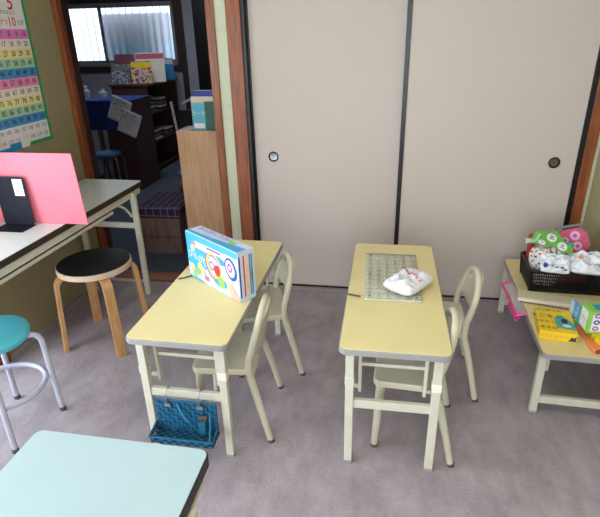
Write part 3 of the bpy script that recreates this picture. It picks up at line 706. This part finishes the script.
# flower cloth bag drooping over the basket side
t = thing('flower_pouch', 'white cloth pouch with tiny flower print in the black basket', 'pouch', (.842, 2.515, lz + .008))
b = MB()
def fp(u, v):
    a = u * 2 * PI; r = 1 + .12 * _n.noise(Vector((math.cos(a) * 2, math.sin(a) * 2, v * 3 + 4)))
    k = 1 + .28 * math.sin(min(1, v * 1.05) * PI) if v < .95 else .55
    k = (.75 + .35 * math.sin(v * PI * .8)) * (1 if v < .99 else .02)
    return (  .080 * math.cos(a) * r * k, .050 * math.sin(a) * r * k, .200 * v + .02 * _n.noise(Vector((math.cos(a) * 1.5, math.sin(a) * 1.5, 9))) * v)
b.grid(fp, 40, 20, 'flowers'); b.build('cloth', t, smooth=80)
# green bow shaped toy with white round badges
t = thing('green_felt_toy', 'apple green bow shaped toy with two white round badges', 'toy', (.846, 2.500, .580)); t.rotation_euler = (math.radians(40), math.radians(14), math.radians(-10))
P = [(-.10, -.01), (-.085, .035), (-.045, .035), (-.02, .058), (.02, .055), (.05, .02), (.095, .0), (.10, -.03), (.06, -.045), (.01, -.03), (-.03, -.035), (-.07, -.045), (-.10, -.045)]
MB().prism(P, -.008, .008, 'applegreen').build('body', t, bevel=.005)
for i, (x, y) in enumerate(((-.012, .012), (.045, -.018))):
    q = MB(); q.disc(x, y, .024, .024, 'white', Matrix.Identity(4), .0088); q.text('あえ'[i], x, y, .03, 'ink', Matrix.Identity(4), z=.0094)
    q.disc(x, y, .0245, .0245, 'grey_ink', Matrix.Identity(4), .0085); q.build('badge', t, smooth=0)
q = MB(); q.disc(-.052, -.03, .018, .014, 'white', Matrix.Identity(4), .0088); q.text('う', -.052, -.03, .018, 'ink', Matrix.Identity(4), z=.0094); q.build('badge', t, smooth=0)
MB().tube([(-.10, -.03, .0), (-.13, -.04, 0), (-.125, -.055, 0), (-.08, -.03, .01), (-.07, .01, .01)], .008, 'p_grn', seg=8).build('ribbon', t)
# pink bag with emblem rings
t = thing('pink_emblem_pouch', 'dusty pink pouch with pale ring emblems leaning on the fusuma side', 'pouch', (.972, 2.600, .545)); t.rotation_euler = (math.radians(62), math.radians(22), math.radians(-14))
b = MB(); b.prism([(-.085, -.03), (-.075, .025), (.0, .085), (.045, .07), (.085, .02), (.075, -.045), (.0, -.06)], -.012, .012, 'pinkbag'); b.build('body', t, bevel=.007)
q = MB()
for x, y, r in ((-.005, .03, .026), (.03, -.012, .024), (-.035, -.015, .02)):
    q.disc(x, y, r, r, 'p_pink', Matrix.Identity(4), .0126); q.disc(x, y, r * .72, r * .72, 'white', Matrix.Identity(4), .013, ri=.8); q.disc(x, y, r * .3, r * .3, 'purple', Matrix.Identity(4), .0134)
q.build('emblem', t, smooth=0)
MB().bar((-.105, .02, 0), (.0, .1, 0), .014, .02, 'grey_ink').build('zip_edge', t, bevel=.003)
tag(MB().tube([(.895, 2.50, .560), (.920, 2.50, .565), (.945, 2.505, .561)], [.012, .014, .010], 'teal', seg=10).build('green_marker'), 'short green marker resting between the green toy and pink pouch', 'marker')
# white plastic bags on top
def plastic(name, lab, loc, rot, hx, hy, hz, seed, marks):
    t = thing(name, lab, 'bag', loc); t.rotation_euler = rot
    b, F = pillow(hx, hy, hz, seed, 'plastic_white', .03, 30); b.build('film', t, smooth=70)
    q = MB()
    for (x, y, m, rx, ry) in marks:
        P = []
        for k in range(14):
            a, c = x + rx * math.cos(k * 2 * PI / 14), y + ry * math.sin(k * 2 * PI / 14); P.append((a, c, F((a / hx + 1) / 2, (c / hy + 1) / 2)[2] + .003))
        q.add(P, [tuple(range(14))], m)
    q.build('printed_mark', t, smooth=0)
plastic('plastic_bag', 'crumpled white plastic bag with blue lettering in front of the flower pouch', (.850, 2.435, .478), (math.radians(38), 0, math.radians(-8)), .075, .06, .022, 1.7,
        [(-.045, -.025, 'navy', .012, .010), (-.02, -.03, 'navy', .01, .006), (.005, -.033, 'navy', .008, .005), (.025, -.037, 'navy', .01, .004), (.045, -.04, 'navy', .008, .003)])
plastic('plastic_bag', 'bulky white plastic bag with orange triangle mark on the basket corner', (1.01, 2.45, .468), (math.radians(24), 0, math.radians(-6)), .10, .075, .03, 5.2,
        [(-.045, .0, 'orange', .009, .012), (.03, -.03, 'ink', .02, .003), (.055, .01, 'grey_ink', .02, .003), (.0, .03, 'p_blue', .012, .004)])
# cream case in front of the basket
t = thing('cream_case', 'long cream plastic case lying in front of the black basket', 'case', (.877, 2.295, lz + .007), math.radians(-13))
MB().box(-.205, .205, -.048, .048, 0, .018, 'creamcase').build('body', t, bevel=.004)
b = MB()
for k in range(22): b.box(-.19 + k * .0175, -.182 + k * .0175, -.030, .038, .018, .0195, 'newsprint')
b.build('grooves', t, smooth=0)
MB().box(-.203, .203, -.0495, -.042, .003, .0195, 'p_cream').build('white_strip', t)
# clear pouch with pink rim, hangs over the table edge
t = thing('clear_pouch', 'clear vinyl pouch with magenta rim over the low table edge', 'pouch', (.735, 2.345, lz), math.radians(0))
def cp(u, v):
    x = -.095 + .050 * u; dz = 0 if x > -.055 else -(-.055 - x) * .35; return (x, -.17 + .33 * v, .004 + dz + .0015 * math.sin(v * 12))
MB().grid(cp, 14, 16, 'film').build('vinyl', t, solid=.0015)
rim = [Vector(cp(0, v)) for v in [k / 10 for k in range(11)]]
MB().tube([Vector(cp(.9, 0)), Vector(cp(.4, 0))] + rim + [Vector(cp(.4, 1)), Vector(cp(.9, 1))], .007, 'magenta', seg=8).build('rim', t)
MB().tube([p + Vector((.012, 0, -.012)) for p in rim[:9]], .006, 'magenta', seg=8).tube([p + Vector((.002, 0, -.024)) for p in rim[:6]], .007, 'magenta', seg=8).build('zip', t)
# yellow box
def yb(p, sx, sy, sz):
    X = frame_matrix((0, 0, sz + .0005), (1, 0, 0), (0, 1, 0))
    p.poly([(0.0, -.06), (.07, -.07), (.075, -.02), (.03, .055), (-.005, .02)], 'teal', X)
    p.text('はじめての', -.02, .085, .022, 'ink', X, z=.001); p.text('すごろく', -.035, .03, .032, 'ink', X, z=.001); p.text('3才から', -.04, -.02, .024, 'zig', X, z=.001); p.text('あそび', -.035, -.07, .024, 'ink', X, z=.001)
    p.disc(.035, .0, .014, .02, 'ink', X, .001); p.disc(.04, -.04, .018, .012, 'white', X, .0012)
    X = frame_matrix((0, -sy / 2 - .0005, 0), (1, 0, 0), (0, 0, 1))
    p.text('すごろく あそび', -.025, sz * .5, .017, 'orange', X, z=.001); p.poly([(.04, .006), (.055, .03), (.06, .02), (.07, .036), (.07, .006)], 'ink', X)
flatbox('yellow_game_box', 'flat bright yellow game box with teal picture on the low table', 'box', (.772, 2.062, lz), (.150, .205, .042), (0, 0, math.radians(-8)), 'bright_yellow', yb)
def ob(p, sx, sy, sz):
    X = frame_matrix((-sx / 2 - .0005, 0, 0), (0, -1, 0), (0, 0, 1)); p.text('カードゲーム', .0, sz / 2, .02, 'cards', X, z=.001)
    X = frame_matrix((0, -sy / 2 - .0005, 0), (1, 0, 0), (0, 0, 1)); p.disc(-.08, sz / 2, .012, .010, 'ink', X); p.disc(-.055, sz / 2, .012, .010, 'ink', X); p.disc(-.08, sz / 2, .007, .006, 'red', X, .001)
flatbox('orange_box', 'flat orange card box at the bottom of the stack', 'box', (.967, 2.02, lz), (.20, .27, .021), (0, 0, math.radians(2)), 'orange', ob)
def y2(p, sx, sy, sz):
    X = frame_matrix((0, -sy / 2 - .0005, 0), (1, 0, 0), (0, 0, 1)); p.text('どうぶつ', -.03, sz / 2, .02, 'ink', X, z=.001); p.disc(.03, sz / 2, .02, .016, 'white', X)
    X = frame_matrix((-sx / 2 - .0005, 0, 0), (0, -1, 0), (0, 0, 1)); p.text('ことばあそび', .0, sz / 2, .022, 'ink', X, z=.001)
flatbox('yellow_card_box', 'yellow card box between the orange box and green box', 'box', (.968, 2.02, lz + .0215), (.17, .22, .019), (0, 0, math.radians(10)), 'bright_yellow', y2)
def gb(p, sx, sy, sz):
    X = frame_matrix((0, -sy / 2 - .0005, 0), (1, 0, 0), (0, 0, 1))
    p.poly([(-sx / 2 + .012, .012), (sx / 2 - .004, .012), (sx / 2 - .004, sz - .012), (-sx / 2 + .012, sz - .012)], 'white', X)
    for i in range(4):
        for j in range(3): p.disc(-sx / 2 + .032 + i * .032, .026 + j * .030, .0125, .011, 'navy' if (i + j) % 2 else 'purple', X, .0008); p.disc(-sx / 2 + .032 + i * .032, .026 + j * .030, .006, .005, 'white', X, .0011)
    X = frame_matrix((0, 0, sz + .0005), (1, 0, 0), (0, 1, 0)); p.poly([(-sx / 2 + .03, -sy / 2 + .02), (sx / 2 - .01, -sy / 2 + .02), (sx / 2 - .01, sy / 2 - .02), (-sx / 2 + .03, sy / 2 - .02)], 'p_sky', X); p.text('ABC', .02, 0, .04, 'white', X, z=.001)
    X = frame_matrix((-sx / 2 - .0005, 0, 0), (0, -1, 0), (0, 0, 1)); p.poly([(-sy / 2 + .01, .01), (sy / 2 - .01, .01), (sy / 2 - .01, sz - .01), (-sy / 2 + .01, sz - .01)], 'p_white', X); p.text('えあわせ', 0, sz / 2, .022, 'lime', X, z=.001)
flatbox('green_card_box', 'lime green box with rows of round pictures on top of the stack', 'box', (.943, 2.015, lz + .041), (.16, .085, .104), (0, 0, math.radians(3)), 'lime', gb)
def bp(p, sx, sy, sz):
    X = frame_matrix((-sx / 2 - .0005, 0, 0), (0, -1, 0), (0, 0, 1)); p.poly([(-.05, .0), (-.005, .0), (-.02, sz), (-.05, sz)], 'boxwhite', X); p.text('えほん', .018, sz / 2, .03, 'white', X, rot=PI / 2, z=.001); p.poly([(.02, 0), (.045, 0), (.045, .02), (.01, .02)], 'lime', X)
flatbox('blue_packet', 'blue and white packet standing between the yellow game box and green box', 'packet', (.868, 2.115, lz + .022), (.012, .10, .078), (0, math.radians(3), math.radians(4)), 'boxblue', bp)

# ------------------------------------------------------------------ beyond the opening
oc = thing('oak_cabinet', 'light oak cabinet standing just inside the far room doorway', 'cabinet', (-1.335, 3.10, .002))
MB().box(0, .37, 0, .018, 0, .985, 'oak').build('side_panel', oc, bevel=.002)
MB().box(0, .37, .018, .19, .02, .97, 'oak').build('body', oc, bevel=.002)
MB().box(-.002, .372, -.002, .20, .985, 1.003, 'oak').build('top_panel', oc, bevel=.003)
MB().box(.0, .37, -.001, .02, .0, .03, 'darkpost').build('plinth', oc)
def book(name, lab, x0, x1, y0, y1, h, m, z=1.0055, tilt=0, mark=None):
    t = thing(name, lab, 'book', ((x0 + x1) / 2, (y0 + y1) / 2, z), 0, 'books on the oak cabinet')
    w_, d_ = (x1 - x0) / 2, (y1 - y0) / 2
    MB().box(-w_, w_, -d_, d_, 0, h, m).build('cover', t, bevel=.0015)
    MB().box(-w_ + .002, w_ - .002, -d_ + .003, d_ + .0008, .003, h + .0012, 'white').build('pages', t)
    if mark:
        p = MB(); X = frame_matrix((0, -d_ - .0006, 0), (1, 0, 0), (0, 0, 1)); mark(p, X, w_, h); p.build('cover_print', t, smooth=0)
book('blue_binder', 'royal blue binder, tallest and rearmost on the oak cabinet', -1.235, -1.075, 3.20, 3.228, .235, 'bk_blue')
book('cream_book', 'cream book standing before the royal blue binder', -1.245, -1.085, 3.172, 3.197, .20, 'bk_cream')
def tm(p, X, w_, h): p.poly([(-w_ + .01, .01), (w_ - .01, .01), (w_ - .01, .04), (-w_ + .01, .04)], 'p_white', X); p.text('ワーク', 0, .10, .03, 'white', X, z=.001)
book('teal_workbook', 'light teal workbook facing out on the oak cabinet', -1.236, -1.148, 3.150, 3.168, .165, 'bk_teal', mark=tm)
book('green_book', 'dark green book beside the light teal workbook', -1.146, -1.052, 3.140, 3.162, .175, 'bk_green')
tag(MB().prism([(-1.32, 3.12), (-1.25, 3.115), (-1.24, 3.28), (-1.30, 3.285)], 1.0055, 1.0075, 'white').build('paper_slip'), 'white paper slip lying on the oak cabinet edge', 'paper')

ot = thing('tartan_seat_box', 'cube stool with purple tartan cushion on brown wooden box', 'stool', (-1.695, 3.60, .002), math.radians(2))
MB().box(-.165, .165, -.21, .21, 0, .295, 'crate').build('box', ot, bevel=.004)
MB().box(-.175, .175, -.22, .22, .295, .385, 'tartan').build('cushion', ot, bevel=.018)
b = MB()
b.box(-.167, .167, -.212, -.208, .14, .144, 'inside'); b.build('board_gap', ot)

su = thing('walnut_shelf', 'dark walnut open shelf unit under the magazines', 'shelf', (-3.06, 6.31, .002))
b = MB(); b.box(-.23, .23, -.44, -.415, 0, 1.03, 'unit'); b.build('side_panel', su, bevel=.002)
b = MB(); b.box(-.23, .23, .42, .44, 0, 1.03, 'unit'); b.build('side_panel', su, bevel=.002)
MB().box(-.23, -.21, -.415, .42, 0, 1.03, 'inside').build('back_panel', su)
MB().box(-.245, .245, -.455, .455, 1.03, 1.055, 'unit').build('top_panel', su, bevel=.003)
for z in (.04, .36, .70): MB().box(-.21, .225, -.415, .42, z, z + .018, 'unit').build('shelf_board', su, bevel=.002)
for i, (y, z, n) in enumerate(((6.05, .72, 5), (6.35, .72, 6), (6.1, .38, 6), (6.45, .38, 4))):
    for k in range(n):
        tag(MB().box(-.1, .1, -.09, .09, 0, .022, ['grey_ink', 'ink', 'white', 'sign_red'][(k + i) % 4]).build('folded_paper', loc=(-2.96, y, z + .0025 + k * .0235), rotz=.06 * (k % 3 - 1), bevel=.003),
            'flat paper bundle stacked inside the dark walnut shelf', 'paper', 'paper bundles in the walnut shelf')

def mag(x, y, w_, h, rz, m, head, lab, z=1.0595):
    t = thing('magazine', lab, 'magazine', (x, y, z), rz, 'magazines on the walnut shelf'); t.rotation_euler = (math.radians(-9), 0, rz)
    MB().box(-w_ / 2, w_ / 2, 0, .008, 0, h, m).build('cover', t)
    MB().box(-w_ / 2 + .004, w_ / 2 - .004, -.001, 0, h - .07, h - .012, head).build('title_band', t)
mag(-3.165, 5.905, .235, .22, 0, 'mags_a', 'grey_ink', 'grey collage magazine in front on the walnut shelf')
mag(-3.15, 5.99, .24, .33, 0, 'sign_red', 'sign_red', 'dull red magazine behind the grey collage magazine')
mag(-2.925, 5.97, .24, .25, .25, 'mags_b', 'bright_yellow', 'magazine with yellow and magenta collage cover')
mag(-2.875, 6.13, .34, .34, .3, 'p_cream', 'pinkbag', 'pale pink and white magazine behind the bright collage magazine')
mag(-2.80, 6.46, .20, .26, .9, 'p_blue', 'white', 'pale blue magazine at the window end of the shelf')

cn = thing('draped_counter', 'counter with dark blue cloth and slatted wooden side in the far room', 'counter', (-2.98, 5.32, .002))
MB().box(-.45, .33, -.26, .28, .93, .955, 'unit').build('top_panel', cn, bevel=.003)
MB().box(-.02, .31, -.20, .26, 0, .93, 'unit').build('body', cn, bevel=.002)
for x in (-.42, -.24, -.1): MB().box(x - .02, x + .02, -.22, -.18, 0, .93, 'crate').build('leg', cn, bevel=.003)
MB().box(-.45, -.0, -.23, -.20, .70, .73, 'oak').build('crossbar', cn, bevel=.003)
def cl(u, v):
    x = -.455 + .79 * u; s_ = v * .80
    if s_ < .5: y, z = .24 - s_ , .962
    else: y, z = -.268 - .006 * math.sin(x * 40) * (s_ - .5) * 3, .962 - (s_ - .5)
    return (x, y, z + .002 * math.sin(x * 23) * math.sin(y * 17))
tag(MB().grid(cl, 40, 40, 'bluecloth').build('blue_cloth', loc=(-2.98, 5.32, .002), solid=.004), 'dark blue cloth draped over the counter in the far room', 'cloth')
def bottle(x, y, r, h, lab, capm):
    t = thing('clear_bottle', lab, 'bottle', (x, y, .969), 0, 'clear bottles on the blue cloth')
    MB().lathe([(r * .9, 0), (r, .01), (r, h * .6), (r * .5, h * .8), (r * .4, h * .9)], 'clear', 20).build('bottle_body', t)
    MB().lathe([(r * .45, h * .9), (r * .45, h)], capm, 16).build('cap', t)
bottle(-3.17, 5.13, .045, .14, 'clear bottle with white cap at the front of the blue cloth', 'white')
bottle(-3.29, 5.20, .045, .11, 'clear bottle with dark cap nearest the door frame', 'ink')
bottle(-3.05, 5.25, .05, .10, 'squat clear bottle with blue cap behind the other two', 'p_blue')
X = frame_matrix((-2.84, 5.0, .995), (.86, .0, .0), (.33, -.03, -.94))
for i, (dx, dy, r, lab) in enumerate(((0, 0, 0, 'white notice sheet hanging over the blue cloth, upper one'), (.045, .15, .0, 'white notice sheet hanging below the first, overlapping it'))):
    t = thing('notice_sheet', lab, 'paper', (-2.70 + .09 * i, 5.012 - i * .006, .99 - .13 * i), 0, 'notice sheets over the counter'); t.rotation_euler = (0, math.radians(24), 0)
    MB().grid(lambda u, v: (-.11 + .22 * u, .004 * math.sin(v * 5) - .004, -.25 * v), 6, 10, 'p_white').build('paper', t, solid=.001)
    p = MB(); XX = frame_matrix((0, -.0105, 0), (1, 0, 0), (0, 0, 1))
    for k, st in enumerate(('おしらせ', '教室のごあんない', '10:00-18:00', 'よろしく')): p.text(st, 0, -.04 - k * .04, .02 if k else .03, 'grey_ink', XX, z=0)
    p.build('print', t, smooth=0)

fc = thing('folding_chair', 'folded chair with pale tube frame standing behind the oak cabinet', 'chair', (-1.80, 4.4, .002))
MB().tube([(-.03, 0, 0), (-.085, 0, .78), (-.112, 0, 1.03)], .013, 'lav', seg=10).build('leg', fc)
MB().tube([(.30, .02, 0), (.26, .02, 1.0), (.10, .02, 1.06), (-.02, .02, 1.01)], .012, 'lav', seg=10).build('back_frame', fc)
MB().box(-.05, .25, .03, .055, .42, .78, 'black').build('seat', fc, bevel=.01)
MB().box(-.05, .25, .0, .02, .80, .96, 'black').build('backrest', fc, bevel=.008)

# ------------------------------------------------------------------ light, world, camera
def area(name, loc, target, sx, sy, power, col=(1, 1, 1)):
    l = bpy.data.lights.new(name, 'AREA'); l.shape = 'RECTANGLE'; l.size = sx; l.size_y = sy; l.energy = power; l.color = col
    o = bpy.data.objects.new(name, l); C.objects.link(o); o.location = loc
    o.rotation_euler = (Vector(target) - Vector(loc)).to_track_quat('-Z', 'Y').to_euler(); return o
area('daylight_left', (XL - .35, .3, 1.0), (0, .3, .8), 3.0, 1.8, 80, (.92, .96, 1))
area('daylight_front', (-.15, YF - .35, 1.3), (-.15, 1, .9), 2.1, 1.5, 62, (.95, .97, 1))
area('far_fill_light', (-2.6, 5.2, ZC - .09), (-2.6, 5.2, 0), .5, .5, 9, (.85, .93, 1))  # added fill for the far room, set under the added fixture
area('ceiling_light', (-.2, .9, ZC - .08), (-.2, .9, 0), .6, .6, 8, (1, .97, .92))
wd = bpy.data.worlds.new('world'); sc.world = wd; wd.use_nodes = True
wd.node_tree.nodes['Background'].inputs[0].default_value = (.80, .89, 1, 1); wd.node_tree.nodes['Background'].inputs[1].default_value = 3.2

cam = bpy.data.cameras.new('camera'); co = bpy.data.objects.new('camera', cam); C.objects.link(co); sc.camera = co
f, pi_, ya, ro = 501.634, .4190337, .1747214, -.0236384
F_ = Vector((-math.sin(ya) * math.cos(pi_), math.cos(ya) * math.cos(pi_), -math.sin(pi_)))
R_ = Vector((math.cos(ya), math.sin(ya), 0)); U_ = R_.cross(F_)
R2 = R_ * math.cos(ro) + U_ * math.sin(ro); U2 = -R_ * math.sin(ro) + U_ * math.cos(ro)
co.matrix_world = Matrix.Translation((0, 0, 1.55)) @ Matrix((R2, U2, -F_)).transposed().to_4x4()
cam.sensor_fit = 'HORIZONTAL'; cam.sensor_width = 36; cam.lens = f * 36 / 600; cam.clip_start = .02
vs = sc.view_settings; vs.view_transform = 'Standard'; vs.look = 'None'; vs.gamma = 1; vs.use_curve_mapping = False; vs.exposure = 0
sc.cycles.max_bounces = 8; sc.cycles.transparent_max_bounces = 16
